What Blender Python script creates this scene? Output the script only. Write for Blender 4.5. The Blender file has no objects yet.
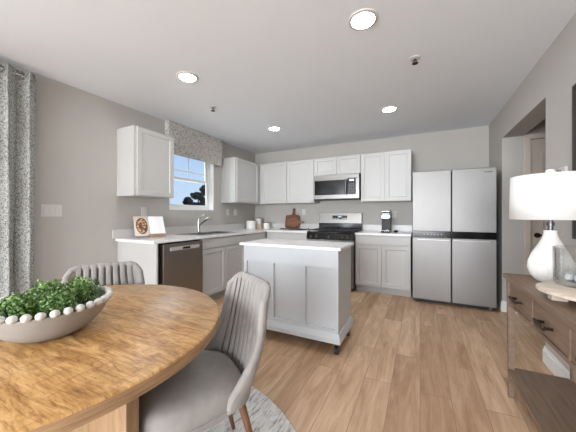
import bpy, bmesh, math, random
from mathutils import Vector, Matrix
S = bpy.context.scene
COL = S.collection
PI = math.pi
R = random.Random(7)

# ------------------------------------------------------------------ camera, world, light, exposure
cam = bpy.data.cameras.new('camera'); cam_o = bpy.data.objects.new('camera', cam); COL.objects.link(cam_o)
cam_o.location = (0, 0, 1.19); cam_o.rotation_euler = (PI/2, 0, math.atan(0.5))
cam.sensor_width = 36; cam.lens = 16.5; cam.shift_y = -1/576; cam.clip_start = 0.02
S.camera = cam_o
S.view_settings.view_transform = 'Standard'; S.view_settings.look = 'None'
S.view_settings.gamma = 1; S.view_settings.use_curve_mapping = False
S.view_settings.exposure = 0.10

w = bpy.data.worlds.new('sky'); S.world = w; w.use_nodes = True
nt = w.node_tree; nt.nodes.clear()
geo = nt.nodes.new('ShaderNodeTexCoord'); sep = nt.nodes.new('ShaderNodeSeparateXYZ')
ramp = nt.nodes.new('ShaderNodeValToRGB'); bg = nt.nodes.new('ShaderNodeBackground'); out = nt.nodes.new('ShaderNodeOutputWorld')
nt.links.new(geo.outputs['Generated'], sep.inputs[0]); nt.links.new(sep.outputs['Z'], ramp.inputs[0])
ramp.color_ramp.elements[0].position = 0.0; ramp.color_ramp.elements[0].color = (0.62, 0.79, 0.95, 1)
ramp.color_ramp.elements[1].position = 0.45; ramp.color_ramp.elements[1].color = (0.22, 0.45, 0.88, 1)
nt.links.new(ramp.outputs[0], bg.inputs[0]); bg.inputs[1].default_value = 0.95
nt.links.new(bg.outputs[0], out.inputs[0])

def area(name, loc, rot, sx, sy, power, col=(1, 1, 1)):
    l = bpy.data.lights.new(name, 'AREA'); l.shape = 'RECTANGLE'; l.size = sx; l.size_y = sy; l.energy = power; l.color = col
    o = bpy.data.objects.new(name, l); COL.objects.link(o); o.location = loc; o.rotation_euler = rot
    return o
# daylight entering by the rear windows, the patio door and the kitchen window; two added fills
area('rear_window_daylight', (-1.0, -5.97, 1.4), (math.radians(-98), 0, PI), 3.5, 2.0, 500, (0.88, 0.94, 1))
area('patio_door_daylight', (-3.30, -0.75, 1.12), (0, -PI/2, 0), 2.0, 2.2, 18, (0.88, 0.94, 1))
area('left_fill_light', (-3.30, -3.9, 1.35), (0, math.radians(-94), 0), 2.0, 2.4, 150, (0.88, 0.94, 1))  # added fill from an unseen left opening, evens out ceiling and right wall
area('kitchen_window_daylight', (-3.46, 3.05, 1.7), (0, -PI/2, 0), 0.8, 0.8, 7, (0.9, 0.95, 1))
area('side_fill_light', (0.88, -3.4, 1.4), (0, math.radians(97), 0), 1.9, 2.6, 30, (0.88, 0.94, 1))  # added fill from an unseen right opening, lifts ceiling and left cabinets
LAMP_STRENGTH = 120.0

# ------------------------------------------------------------------ helpers
def srgb(r, g, b):
    f = lambda c: (c/255/12.92) if c/255 <= 0.04045 else ((c/255+0.055)/1.055)**2.4
    return (f(r), f(g), f(b), 1)
MATS = {}
def nodes_of(name):
    m = bpy.data.materials.new(name); m.use_nodes = True; MATS[name] = m
    t = m.node_tree; b = t.nodes['Principled BSDF']
    return m, t, b
def coords(t, scale=(1, 1, 1), rot=(0, 0, 0)):
    c = t.nodes.new('ShaderNodeTexCoord'); mp = t.nodes.new('ShaderNodeMapping')
    mp.inputs['Scale'].default_value = scale; mp.inputs['Rotation'].default_value = rot
    t.links.new(c.outputs['Object'], mp.inputs[0]); return mp.outputs[0]
def noise(t, vec, scale, detail=3, rough=0.5, dist=0.0):
    n = t.nodes.new('ShaderNodeTexNoise'); n.inputs['Scale'].default_value = scale
    n.inputs['Detail'].default_value = detail; n.inputs['Roughness'].default_value = rough; n.inputs['Distortion'].default_value = dist
    t.links.new(vec, n.inputs['Vector']); return n.outputs['Fac']
def cramp(t, fac, stops):
    r = t.nodes.new('ShaderNodeValToRGB'); e = r.color_ramp.elements
    while len(e) < len(stops): e.new(0.5)
    for i, (p, c) in enumerate(stops): e[i].position = p; e[i].color = c
    t.links.new(fac, r.inputs[0]); return r.outputs[0]
def mixc(t, a, b, fac, mode='MIX'):
    m = t.nodes.new('ShaderNodeMix'); m.data_type = 'RGBA'; m.blend_type = mode
    for s, v in ((m.inputs[0], fac), (m.inputs[6], a), (m.inputs[7], b)):
        if hasattr(v, 'is_linked') or hasattr(v, 'links'): t.links.new(v, s)
        else: s.default_value = v
    return m.outputs[2]
def bump(t, b, h, strength, dist=0.002):
    n = t.nodes.new('ShaderNodeBump'); n.inputs['Strength'].default_value = strength; n.inputs['Distance'].default_value = dist
    t.links.new(h, n.inputs['Height']); t.links.new(n.outputs[0], b.inputs['Normal'])
def plain(name, col, rough=0.5, metal=0.0, var=0.03, scale=8, bmp=0.0, coat=0.0, stretch=(1, 1, 1)):
    m, t, b = nodes_of(name)
    v = coords(t, stretch); f = noise(t, v, scale, 4)
    lo = tuple(max(0, c*(1-var)) for c in col[:3]) + (1,); hi = tuple(min(1, c*(1+var)) for c in col[:3]) + (1,)
    t.links.new(cramp(t, f, [(0.3, lo), (0.7, hi)]), b.inputs['Base Color'])
    b.inputs['Roughness'].default_value = rough; b.inputs['Metallic'].default_value = metal
    b.inputs['Coat Weight'].default_value = coat
    if bmp: bump(t, b, f, bmp)
    return m
def emit(name, col, s):
    m, t, b = nodes_of(name); b.inputs['Base Color'].default_value = col
    b.inputs['Emission Color'].default_value = col; b.inputs['Emission Strength'].default_value = s
    return m

wall_m = plain('wall_paint', srgb(183, 178, 172), 0.85, var=0.012, scale=3)
ceil_m = plain('ceiling_paint', srgb(234, 239, 244), 0.9, var=0.008, scale=2)
hallpaint_m = plain('hall_door_paint', srgb(200, 188, 176), 0.5, var=0.01)
trim_m = plain('white_trim', srgb(238, 238, 236), 0.45, var=0.01)
cab_m = plain('cabinet_white', srgb(192, 190, 187), 0.4, var=0.01, scale=3)
isl_m = plain('island_white', srgb(196, 198, 200), 0.4, var=0.01, scale=3)
toe_m = plain('toe_board', srgb(180, 177, 174), 0.5, var=0.02)
black_m = plain('black_gloss', srgb(16, 16, 18), 0.12, var=0.1)
dark_m = plain('black_matte', srgb(22, 22, 23), 0.5, var=0.1)
iron_m = plain('cast_iron', srgb(28, 28, 30), 0.55, var=0.2, scale=60, bmp=0.2)
grey_m = plain('badge_grey', srgb(105, 103, 102), 0.3, metal=0.6)
white_m = plain('white_plastic', srgb(206, 203, 199), 0.4, var=0.01)
cer_m = plain('white_ceramic', srgb(236, 234, 230), 0.25, var=0.02, coat=0.2)
bead_m = plain('bead_white', srgb(206, 203, 199), 0.5, var=0.03)
bowl_m = plain('bowl_white', srgb(160, 155, 150), 0.55, var=0.05, scale=14, bmp=0.1)
chrome_m = plain('chrome', srgb(205, 205, 206), 0.12, metal=1.0, var=0.02)
glossblk = black_m

def steel(name, col, rough, axis=(1, 1, 60)):
    m, t, b = nodes_of(name)
    v = coords(t, axis); f = noise(t, v, 6, 3)
    lo = tuple(c*0.93 for c in col[:3]) + (1,)
    t.links.new(cramp(t, f, [(0.3, lo), (0.7, col)]), b.inputs['Base Color'])
    b.inputs['Metallic'].default_value = 0.92; b.inputs['Roughness'].default_value = rough
    b.inputs['Anisotropic'].default_value = 0.4
    return m
steel_m = steel('fridge_steel', srgb(145, 142, 140), 0.47, (60, 60, 1))
steel_d = steel('dishwasher_steel', srgb(158, 147, 138), 0.3, (60, 60, 1))
steel_b = steel('range_steel', srgb(138, 135, 131), 0.32, (1, 1, 60))
sink_m = steel('sink_steel', srgb(175, 174, 172), 0.25, (20, 1, 1))

def wood(name, c1, c2, c3, scale=(1, 1, 1), rot=(0, 0, 0), rough=0.5, n1=5, bmp=0.1):
    m, t, b = nodes_of(name)
    v = coords(t, scale, rot)
    f = noise(t, v, n1, 6, 0.6, 0.6)
    t.links.new(cramp(t, f, [(0.25, c1), (0.5, c2), (0.78, c3)]), b.inputs['Base Color'])
    b.inputs['Roughness'].default_value = rough
    if bmp: bump(t, b, f, bmp)
    return m
console_m = wood('console_wood', srgb(104, 84, 68), srgb(124, 102, 85), srgb(142, 118, 99), (14, 1.2, 14), rough=0.5, n1=3)
walnut_m = wood('walnut_leg', srgb(92, 62, 42), srgb(116, 80, 55), srgb(134, 96, 68), (20, 20, 2), n1=3)
board_m = wood('board_wood', srgb(78, 44, 30), srgb(108, 64, 45), srgb(132, 84, 62), (12, 12, 1.5), n1=4)
ltwood_m = wood('pale_wood', srgb(190, 160, 128), srgb(208, 180, 148), srgb(220, 194, 164), (2, 14, 14), n1=3)
riser_m = wood('riser_wood', srgb(178, 160, 142), srgb(204, 188, 170), srgb(220, 206, 190), (3, 16, 16), n1=3, rough=0.6)
base_m = wood('table_base_wood', srgb(138, 108, 78), srgb(160, 128, 95), srgb(178, 146, 112), (16, 16, 2), n1=3)

def floor_mat():
    m, t, b = nodes_of('oak_plank_floor')
    c = t.nodes.new('ShaderNodeTexCoord'); sp = t.nodes.new('ShaderNodeSeparateXYZ'); cb = t.nodes.new('ShaderNodeCombineXYZ')
    t.links.new(c.outputs['Object'], sp.inputs[0]); t.links.new(sp.outputs['Y'], cb.inputs['X']); t.links.new(sp.outputs['X'], cb.inputs['Y'])
    br = t.nodes.new('ShaderNodeTexBrick'); t.links.new(cb.outputs[0], br.inputs['Vector'])
    br.inputs['Scale'].default_value = 1; br.inputs['Brick Width'].default_value = 1.22; br.inputs['Row Height'].default_value = 0.181
    br.inputs['Mortar Size'].default_value = 0.0016; br.inputs['Mortar Smooth'].default_value = 0.3; br.inputs['Bias'].default_value = 0
    br.offset = 0.37; br.offset_frequency = 2
    br.inputs['Color1'].default_value = (0, 0, 0, 1); br.inputs['Color2'].default_value = (1, 1, 1, 1); br.inputs['Mortar'].default_value = (0.5, 0.5, 0.5, 1)
    # grain shifted per plank
    cb2 = t.nodes.new('ShaderNodeCombineXYZ'); ml = t.nodes.new('ShaderNodeMath'); ml.operation = 'MULTIPLY'; ml.inputs[1].default_value = 7
    sc = t.nodes.new('ShaderNodeSeparateColor'); t.links.new(br.outputs['Color'], sc.inputs[0]); t.links.new(sc.outputs[0], ml.inputs[0])
    mx = t.nodes.new('ShaderNodeMath'); mx.operation = 'MULTIPLY'; mx.inputs[1].default_value = 7
    my = t.nodes.new('ShaderNodeMath'); my.operation = 'MULTIPLY'; my.inputs[1].default_value = 0.9
    t.links.new(sp.outputs['X'], mx.inputs[0]); t.links.new(sp.outputs['Y'], my.inputs[0])
    t.links.new(mx.outputs[0], cb2.inputs[0]); t.links.new(my.outputs[0], cb2.inputs[1]); t.links.new(ml.outputs[0], cb2.inputs[2])
    g = noise(t, cb2.outputs[0], 1.6, 7, 0.62, 1.2)
    fine = noise(t, coords(t, (70, 3.0, 1)), 2.2, 4, 0.6)
    col = cramp(t, g, [(0.22, srgb(164, 128, 97)), (0.42, srgb(204, 168, 134)), (0.58, srgb(222, 188, 155)), (0.8, srgb(242, 216, 189))])
    tone = cramp(t, sc.outputs[0], [(0.0, srgb(220, 212, 204)), (1.0, srgb(255, 255, 255))])
    col = mixc(t, col, tone, 1.0, 'MULTIPLY')
    col = mixc(t, col, cramp(t, fine, [(0.3, srgb(222, 217, 212)), (0.6, srgb(255, 255, 255))]), 0.6, 'MULTIPLY')
    kn = t.nodes.new('ShaderNodeTexVoronoi'); kn.inputs['Scale'].default_value = 1.0; t.links.new(coords(t, (3.2, 1.5, 1)), kn.inputs['Vector'])
    col = mixc(t, srgb(150, 110, 80), col, cramp(t, kn.outputs['Distance'], [(0.03, (0.15, 0.15, 0.15, 1)), (0.10, (1, 1, 1, 1))]))
    col = mixc(t, col, srgb(134, 104, 80), br.outputs['Fac'])
    t.links.new(col, b.inputs['Base Color']); b.inputs['Roughness'].default_value = 0.42
    bump(t, b, g, 0.05)
    return m
floor_m = floor_mat()

def tabletop_mat(name, rim=False):
    m, t, b = nodes_of(name)
    if not rim:
        a = noise(t, coords(t, (1.5, 6.5, 1), (0, 0, math.radians(28))), 3.6, 8, 0.7, 0.9)
        col = cramp(t, a, [(0.28, srgb(122, 80, 40)), (0.43, srgb(176, 128, 70)), (0.56, srgb(208, 162, 102)), (0.74, srgb(234, 200, 148))])
        saw = noise(t, coords(t, (7, 60, 1), (0, 0, math.radians(52))), 2.2, 4, 0.65, 0.6)
        col = mixc(t, col, cramp(t, saw, [(0.34, srgb(190, 168, 142)), (0.5, srgb(255, 255, 255))]), 0.8, 'MULTIPLY')
        saw2 = noise(t, coords(t, (50, 5, 1), (0, 0, math.radians(40))), 1.6, 3, 0.6, 0.4)
        col = mixc(t, col, cramp(t, saw2, [(0.3, srgb(200, 180, 158)), (0.45, srgb(255, 255, 255))]), 0.6, 'MULTIPLY')
        cl = noise(t, coords(t, (1, 1, 1)), 2.4, 4, 0.55, 0.5)
        col = mixc(t, col, srgb(178, 158, 136), cramp(t, cl, [(0.48, (0, 0, 0, 1)), (0.72, (0.7, 0.7, 0.7, 1))]))
        b.inputs['Roughness'].default_value = 0.36; bump(t, b, saw, 0.15)
    else:
        a = noise(t, coords(t, (5, 5, 60)), 2.2, 5, 0.6, 0.5)
        col = cramp(t, a, [(0.25, srgb(128, 98, 70)), (0.5, srgb(164, 130, 96)), (0.8, srgb(186, 154, 118))])
        b.inputs['Roughness'].default_value = 0.5
    t.links.new(col, b.inputs['Base Color'])
    return m
top_m = tabletop_mat('table_top_wood'); rim_m = tabletop_mat('table_rim_wood', True)

def fabric(name, cols, scale, stretch=(1, 1, 1), rough=0.9, bmp=0.2, sheen=0.0):
    m, t, b = nodes_of(name)
    f = noise(t, coords(t, stretch), scale, 4, 0.7)
    t.links.new(cramp(t, f, cols), b.inputs['Base Color']); b.inputs['Roughness'].default_value = rough
    b.inputs['Sheen Weight'].default_value = sheen; b.inputs['Sheen Roughness'].default_value = 0.4
    if bmp: bump(t, b, f, bmp)
    return m
def woven(name, dark, light, scale):
    m, t, b = nodes_of(name)
    f1 = noise(t, coords(t, (1, 2.2, 0.5)), scale, 3, 0.7); f2 = noise(t, coords(t, (1, 0.5, 2.4)), scale, 3, 0.7)
    mm = t.nodes.new('ShaderNodeMath'); mm.operation = 'ADD'; t.links.new(f1, mm.inputs[0]); t.links.new(f2, mm.inputs[1])
    hm = t.nodes.new('ShaderNodeMath'); hm.operation = 'MULTIPLY'; hm.inputs[1].default_value = 0.5; t.links.new(mm.outputs[0], hm.inputs[0])
    t.links.new(cramp(t, hm.outputs[0], [(0.43, dark), (0.52, light), (0.6, light)]), b.inputs['Base Color'])
    b.inputs['Roughness'].default_value = 0.95
    return m
velvet_m = fabric('taupe_velvet', [(0.3, srgb(132, 127, 123)), (0.7, srgb(160, 154, 149))], 4, rough=0.75, bmp=0.05, sheen=0.2)
crease_shade_m = plain('velvet_crease_shade', srgb(74, 69, 66), 0.9)  # darkened velvet, the shade of the back creases put into colour
curtain_m = woven('curtain_weave', srgb(92, 92, 89), srgb(178, 179, 174), 95)
valance_m = woven('valance_weave', srgb(122, 116, 111), srgb(206, 201, 194), 62)
rug_m = fabric('rug_wool', [(0.36, srgb(136, 132, 130)), (0.46, srgb(205, 202, 198)), (0.7, srgb(232, 230, 226))], 5, (12, 2.2, 1), bmp=0.5)
leaf_m = fabric('leaf_green', [(0.3, srgb(34, 60, 22)), (0.48, srgb(84, 122, 50)), (0.66, srgb(176, 200, 132))], 45, rough=0.45, bmp=0)
stem_m = plain('stem_green', srgb(60, 80, 36), 0.7)
soil_m = plain('moss_soil', srgb(46, 44, 28), 0.95, var=0.4, scale=60, bmp=0.5)
tree_m = fabric('far_foliage', [(0.3, srgb(14, 20, 14)), (0.7, srgb(36, 46, 32))], 3, rough=0.9, bmp=0)
ground_m = plain('yard_ground', srgb(120, 118, 90), 0.95, var=0.2)

def quartz():
    m, t, b = nodes_of('white_quartz')
    f = noise(t, coords(t), 3.5, 6, 0.7, 1.4)
    t.links.new(cramp(t, f, [(0.36, srgb(222, 219, 216)), (0.46, srgb(238, 236, 234)), (0.7, srgb(244, 243, 241))]), b.inputs['Base Color'])
    b.inputs['Roughness'].default_value = 0.22
    return m
quartz_m = quartz()
splash_m = plain('quartz_backsplash', srgb(204, 200, 196), 0.25, var=0.02, scale=4)
def glass_pane():
    m, t, b = nodes_of('window_glass'); t.nodes.remove(b)
    o = t.nodes['Material Output']; tr = t.nodes.new('ShaderNodeBsdfTransparent'); gl = t.nodes.new('ShaderNodeBsdfGlossy'); gl.inputs['Roughness'].default_value = 0.02
    fr = t.nodes.new('ShaderNodeFresnel'); fr.inputs[0].default_value = 1.2
    mx = t.nodes.new('ShaderNodeMixShader'); t.links.new(fr.outputs[0], mx.inputs[0]); t.links.new(tr.outputs[0], mx.inputs[1]); t.links.new(gl.outputs[0], mx.inputs[2])
    t.links.new(mx.outputs[0], o.inputs[0]); return m
pane_m = glass_pane()
def clear_glass():
    m, t, b = nodes_of('clear_glass'); t.nodes.remove(b)
    o = t.nodes['Material Output']; tr = t.nodes.new('ShaderNodeBsdfTransparent'); tr.inputs[0].default_value = (0.975, 0.98, 0.98, 1)
    gl = t.nodes.new('ShaderNodeBsdfGlossy'); gl.inputs['Roughness'].default_value = 0.03
    fr = t.nodes.new('ShaderNodeLayerWeight'); fr.inputs[0].default_value = 0.30
    mx = t.nodes.new('ShaderNodeMixShader'); t.links.new(fr.outputs['Facing'], mx.inputs[0]); t.links.new(tr.outputs[0], mx.inputs[1]); t.links.new(gl.outputs[0], mx.inputs[2])
    t.links.new(mx.outputs[0], o.inputs[0]); return m
glass_m = clear_glass()
m_, t_, b_ = nodes_of('lamp_shade_linen'); b_.inputs['Base Color'].default_value = srgb(226, 224, 220); b_.inputs['Roughness'].default_value = 0.9
b_.inputs['Transmission Weight'].default_value = 0.0
b_.inputs['Emission Color'].default_value = (1, 0.98, 0.96, 1); b_.inputs['Emission Strength'].default_value = 0.04
_f = noise(t_, coords(t_, (1, 1, 4)), 90, 2); bump(t_, b_, _f, 0.08); shade_m = m_
lens_m = emit('lamp_lens', (0.92, 0.96, 1, 1), LAMP_STRENGTH)
disp_m = emit('display_digits', (0.75, 0.85, 0.9, 1), 0.35)

class MB:
    def __init__(s): s.v = []; s.f = []
    def add(s, vs, fs):
        n = len(s.v); s.v += [tuple(v) for v in vs]; s.f += [tuple(i+n for i in f) for f in fs]; return s
    def box(s, x0, x1, y0, y1, z0, z1):
        return s.add([(x0,y0,z0),(x1,y0,z0),(x1,y1,z0),(x0,y1,z0),(x0,y0,z1),(x1,y0,z1),(x1,y1,z1),(x0,y1,z1)],
                     [(0,3,2,1),(4,5,6,7),(0,1,5,4),(1,2,6,5),(2,3,7,6),(3,0,4,7)])
    def hexa(s, bot, top):
        return s.add(list(bot)+list(top), [(0,3,2,1),(4,5,6,7),(0,1,5,4),(1,2,6,5),(2,3,7,6),(3,0,4,7)])
    def prism(s, pts, z0, z1):
        n = len(pts)
        return s.add([(x,y,z0) for x,y in pts]+[(x,y,z1) for x,y in pts],
                     [tuple(range(n-1,-1,-1)), tuple(range(n,2*n))]+[(i,(i+1)%n,n+(i+1)%n,n+i) for i in range(n)])
    def lathe(s, prof, c=(0,0,0), n=32, rf=None):
        vs = []; fs = []; m = len(prof)
        for (r, z) in prof:
            for i in range(n):
                a = 2*PI*i/n; rr = r*(rf(a, z) if rf else 1)
                vs.append((c[0]+rr*math.cos(a), c[1]+rr*math.sin(a), c[2]+z))
        for j in range(m-1):
            for i in range(n): fs.append((j*n+i, j*n+(i+1)%n, (j+1)*n+(i+1)%n, (j+1)*n+i))
        if prof[0][0] > 1e-4: fs.append(tuple(range(n-1,-1,-1)))
        if prof[-1][0] > 1e-4: fs.append(tuple((m-1)*n+i for i in range(n)))
        return s.add(vs, fs)
    def tube(s, pts, rad, n=12, sx=1.0):
        pts = [Vector(p) for p in pts]; rs = rad if isinstance(rad, (list, tuple)) else [rad]*len(pts)
        vs = []; fs = []; up = None
        for k, p in enumerate(pts):
            d = (pts[min(k+1,len(pts)-1)]-pts[max(k-1,0)]).normalized()
            if up is None:
                a = Vector((0,0,1)) if abs(d.z) < 0.9 else Vector((1,0,0)); up = d.cross(a).normalized()
            up = (up-d*up.dot(d)).normalized(); q = d.cross(up)
            for i in range(n):
                t = 2*PI*i/n; vs.append(p+(up*math.cos(t)*sx+q*math.sin(t))*rs[k])
        for k in range(len(pts)-1):
            for i in range(n): fs.append((k*n+i, k*n+(i+1)%n, (k+1)*n+(i+1)%n, (k+1)*n+i))
        fs.append(tuple(range(n-1,-1,-1))); fs.append(tuple((len(pts)-1)*n+i for i in range(n)))
        return s.add(vs, fs)
    def cyl(s, p0, p1, r, n=20): return s.tube([p0, p1], r, n)
    def ball(s, c, r, n=12, m=8, sz=1.0):
        prof = [(r*math.sin(PI*k/m), -r*sz*math.cos(PI*k/m)) for k in range(m+1)]
        prof[0] = (1e-5, prof[0][1]); prof[-1] = (1e-5, prof[-1][1]); return s.lathe(prof, c, n)
    def build(s, name, mat, parent=None, world=True, smooth=False, bevel=0.0, seg=2, kind=None):
        off = Vector((0,0,0)); p = parent
        while p is not None: off += p.location; p = p.parent
        vs = [tuple(Vector(v)-off) for v in s.v] if (world and parent is not None) else s.v
        me = bpy.data.meshes.new(name); me.from_pydata(vs, [], s.f); me.update()
        bm = bmesh.new(); bm.from_mesh(me); bmesh.ops.recalc_face_normals(bm, faces=bm.faces); bm.to_mesh(me); bm.free()
        me.materials.append(mat)
        o = bpy.data.objects.new(name, me); COL.objects.link(o)
        if parent is not None: o.parent = parent
        if smooth:
            for pl in me.polygons: pl.use_smooth = True
            me.set_sharp_from_angle(angle=math.radians(45))
        if bevel:
            b = o.modifiers.new('bevel', 'BEVEL'); b.width = bevel; b.segments = seg; b.limit_method = 'ANGLE'; b.angle_limit = math.radians(50)
        if kind: o['kind'] = kind
        return o
def tag(o, label, cat, group=None):
    o['label'] = label; o['category'] = cat
    if group: o['group'] = group
    return o
def thing(name, label, cat, loc, rz=0, group=None):
    o = bpy.data.objects.new(name, None); COL.objects.link(o); o.location = loc; o.rotation_euler = (0,0,rz); o.empty_display_size = 0.1
    return tag(o, label, cat, group)
def struct(mb, name, mat, **k): return mb.build(name, mat, kind='structure', **k)
def copy_tree(o, parent=None):
    c = o.copy(); COL.objects.link(c); c.parent = parent
    for ch in list(o.children): copy_tree(ch, c)
    return c
def shaker(mb, o, a, nrm, w, h, t=0.019, fr=0.055, rec=0.009):
    """a door slab: o = lower corner on the carcass face, a = width direction, nrm = outward"""
    o = Vector(o); a = Vector(a); nrm = Vector(nrm); z = Vector((0,0,1))
    P = lambda u, v, d: o+a*u+z*v+nrm*d
    R4 = lambda i, d: [P(i,i,d), P(w-i,i,d), P(w-i,h-i,d), P(i,h-i,d)]
    vs = R4(0,0)+R4(0,t)+R4(fr,t)+R4(fr+0.006,t-rec)
    q = [(3,2,1,0),(12,13,14,15)]
    for b0 in (0,4,8):
        for i in range(4): q.append((b0+i, b0+(i+1)%4, b0+4+(i+1)%4, b0+4+i))
    return mb.add(vs, q)
def slab(mb, o, a, nrm, w, h, t=0.019):
    return shaker(mb, o, a, nrm, w, h, t, 0.012, 0.0)

# ------------------------------------------------------------------ the room
H = 2.505; XL = -3.184; XR = 0.905; YB = 4.78; YR = -6.0; ZO = 2.14; J0 = 2.83; J1 = 4.095; XH = 2.7
struct(MB().box(XL-0.14, XH, YR-0.15, YB+0.14, -0.08, 0), 'floor', floor_m)
struct(MB().box(XL-0.14, XH+0.1, YR-0.15, YB+0.14, H, H+0.08), 'ceiling', ceil_m)
WY0, WY1, WZ0, WZ1 = 2.60, 3.50, 1.275, 2.20
PY0, PY1, PZ1 = -1.9, 0.42, 2.15
m = MB()
for y0, y1, z0, z1 in [(YR,-5.15,0,H),(-5.15,-2.65,0,0.3),(-5.15,-2.65,2.4,H),(-2.65,PY0,0,H),(PY0,PY1,PZ1,H),(PY1,WY0,0,H),(WY0,WY1,0,WZ0),(WY0,WY1,WZ1,H),(WY1,YB+0.14,0,H)]:
    m.box(XL-0.14, XL, y0, y1, z0, z1)
struct(m, 'wall_left', wall_m)
struct(MB().box(XL, XR+0.2, YB, YB+0.14, 0, H), 'wall_back', wall_m)
m = MB(); m.box(XR, XR+0.2, YR, -4.75, 0, H); m.box(XR, XR+0.2, -2.05, J0, 0, H); m.box(XR, XR+0.2, -4.75, -2.05, 0, 0.4); m.box(XR, XR+0.2, -4.75, -2.05, 2.4, H); m.box(XR, XR+0.2, J0, J1, ZO, H); m.box(XR, XR+0.2, J1, YB, 0, H)
struct(m, 'wall_right', wall_m)
m = MB(); m.box(XL, -2.8, YR-0.14, YR, 0, H); m.box(0.8, XR+0.2, YR-0.14, YR, 0, H); m.box(-2.8, 0.8, YR-0.14, YR, 0, 0.35); m.box(-2.8, 0.8, YR-0.14, YR, 2.42, H)
struct(m, 'wall_rear', wall_m)
DX0, DX1, DZ = 1.175, 1.98, 2.06
m = MB(); m.box(XR+0.2, DX0, J1, J1+0.12, 0, H); m.box(DX0, DX1, J1, J1+0.12, DZ+0.03, H); m.box(DX1, XH, J1, J1+0.12, 0, H)
struct(m, 'wall_hall', wall_m)
struct(MB().box(XH, XH+0.1, 1.6, J1+0.12, 0, H), 'wall_hall_far', wall_m)
struct(MB().box(XR+0.2, XH, 1.6, 1.7, 0, H), 'wall_hall_near', wall_m)
# hall door with casing
d1 = struct(MB().box(DX0+0.003, DX1-0.003, J1+0.02, J1+0.06, 0.006, DZ+0.0285), 'door_1', hallpaint_m)
m = MB(); y = J1+0.0197
shaker(m, (DX0+0.10, y, 1.02), (1,0,0), (0,-1,0), 0.60, 0.90, 0.008, 0.02, 0.006)
shaker(m, (DX0+0.10, y, 0.16), (1,0,0), (0,-1,0), 0.60, 0.72, 0.008, 0.02, 0.006)
m.build('panel_moulding', hallpaint_m, d1)
m = MB(); m.cyl((DX0+0.065, y, 0.95), (DX0+0.065, y-0.012, 0.95), 0.03); m.cyl((DX0+0.065, y-0.012, 0.95), (DX0+0.065, y-0.05, 0.95), 0.011)
m.tube([(DX0+0.065, y-0.05, 0.95), (DX0+0.12, y-0.052, 0.953), (DX0+0.175, y-0.046, 0.945)], 0.010)
tag_o = m.build('door_handle', plain('bronze', srgb(66, 52, 42), 0.35, metal=0.9), d1, smooth=True); tag_o['label'] = 'dark bronze lever handle'
m = MB()
m.box(DX0-0.062, DX0, J1-0.016, J1, 0, DZ+0.03); m.box(DX1, DX1+0.062, J1-0.016, J1, 0, DZ+0.03); m.box(DX0-0.062, DX1+0.062, J1-0.016, J1, DZ+0.03, DZ+0.092)
struct(m, 'trim_1', hallpaint_m, bevel=0.004)
# baseboards
def bb(name, x0, x1, y0, y1, nx, ny):
    m = MB()
    for t, z0, z1 in ((0.015, 0, 0.105), (0.009, 0.105, 0.132)):
        if nx: xa, xb = (x0, x0+t*nx) if nx > 0 else (x0-t, x0); m.box(xa, xb, y0, y1, z0, z1)
        else: ya, yb = (y0-t, y0); m.box(x0, x1, ya, yb, z0, z1)
    return m
struct(bb('b', XR, 0, YR, J0, -1, 0), 'baseboard_right', trim_m, bevel=0.002)
m = bb('b', XR-0.015, XR+0.2, 0, 0, 0, 0); m = MB()
for t, z0, z1 in ((0.015, 0, 0.105), (0.009, 0.105, 0.132)):
    m.box(XR-t, XR+0.2, J0, J0+t, z0, z1)
struct(m, 'baseboard_jamb_near', trim_m, bevel=0.002)
m = MB()
for t, z0, z1 in ((0.015, 0, 0.105), (0.009, 0.105, 0.132)):
    m.box(XR-t, DX0-0.063, J1-t, J1, z0, z1)
struct(m, 'baseboard_jamb_far', trim_m, bevel=0.002)
struct(bb('b', XL, 0, PY1+0.06, 1.87, 1, 0), 'baseboard_left', trim_m, bevel=0.002)
# kitchen window: frame set deep in the wall
xf = XL-0.085
wn = struct(MB().box(xf-0.04, xf, WY0, WY0+0.045, WZ0, WZ1).box(xf-0.04, xf, WY1-0.045, WY1, WZ0, WZ1).box(xf-0.04, xf, WY0+0.045, WY1-0.045, WZ0, WZ0+0.04).box(xf-0.04, xf, WY0+0.045, WY1-0.045, WZ1-0.04, WZ1), 'window_1', trim_m, bevel=0.002)
zm = 1.745
def sash(x0, x1, z0, z1, fr, name):
    y0, y1 = WY0+0.046, WY1-0.046
    return MB().box(x0,x1,y0,y0+fr,z0,z1).box(x0,x1,y1-fr,y1,z0,z1).box(x0,x1,y0+fr,y1-fr,z0,z0+fr).box(x0,x1,y0+fr,y1-fr,z1-fr,z1).build(name, trim_m, wn, bevel=0.002)
sash(xf-0.028, xf-0.004, WZ0+0.041, zm+0.02, 0.034, 'lower_sash')
up = sash(xf-0.055, xf-0.030, zm-0.02, WZ1-0.041, 0.03, 'upper_sash')
MB().box(xf-0.018, xf-0.014, WY0+0.08, WY1-0.08, WZ0+0.075, zm-0.014).build('window_pane', pane_m, wn)
MB().box(xf-0.044, xf-0.040, WY0+0.076, WY1-0.076, zm+0.01, WZ1-0.071).build('window_pane', pane_m, wn)
m = MB(); ym = (WY0+WY1)/2
m.box(xf-0.039, xf-0.033, ym-0.009, ym+0.009, zm+0.01, WZ1-0.071); m.box(xf-0.0388, xf-0.0332, WY0+0.076, WY1-0.076, 1.865, 1.88)
m.build('muntin', trim_m, wn)
MB().box(xf+0.0, XL+0.012, WY0-0.0, WY1+0.0, WZ0-0.012, WZ0+0.004).build('window_sill', trim_m, wn, bevel=0.002)
m = MB(); m.box(xf, XL+0.002, WY1-0.012, WY1-0.0005, WZ0+0.005, WZ1); m.box(xf, XL+0.002, WY0+0.0005, WY0+0.012, WZ0+0.005, WZ1)
m.build('window_jamb', trim_m, wn)
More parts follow.
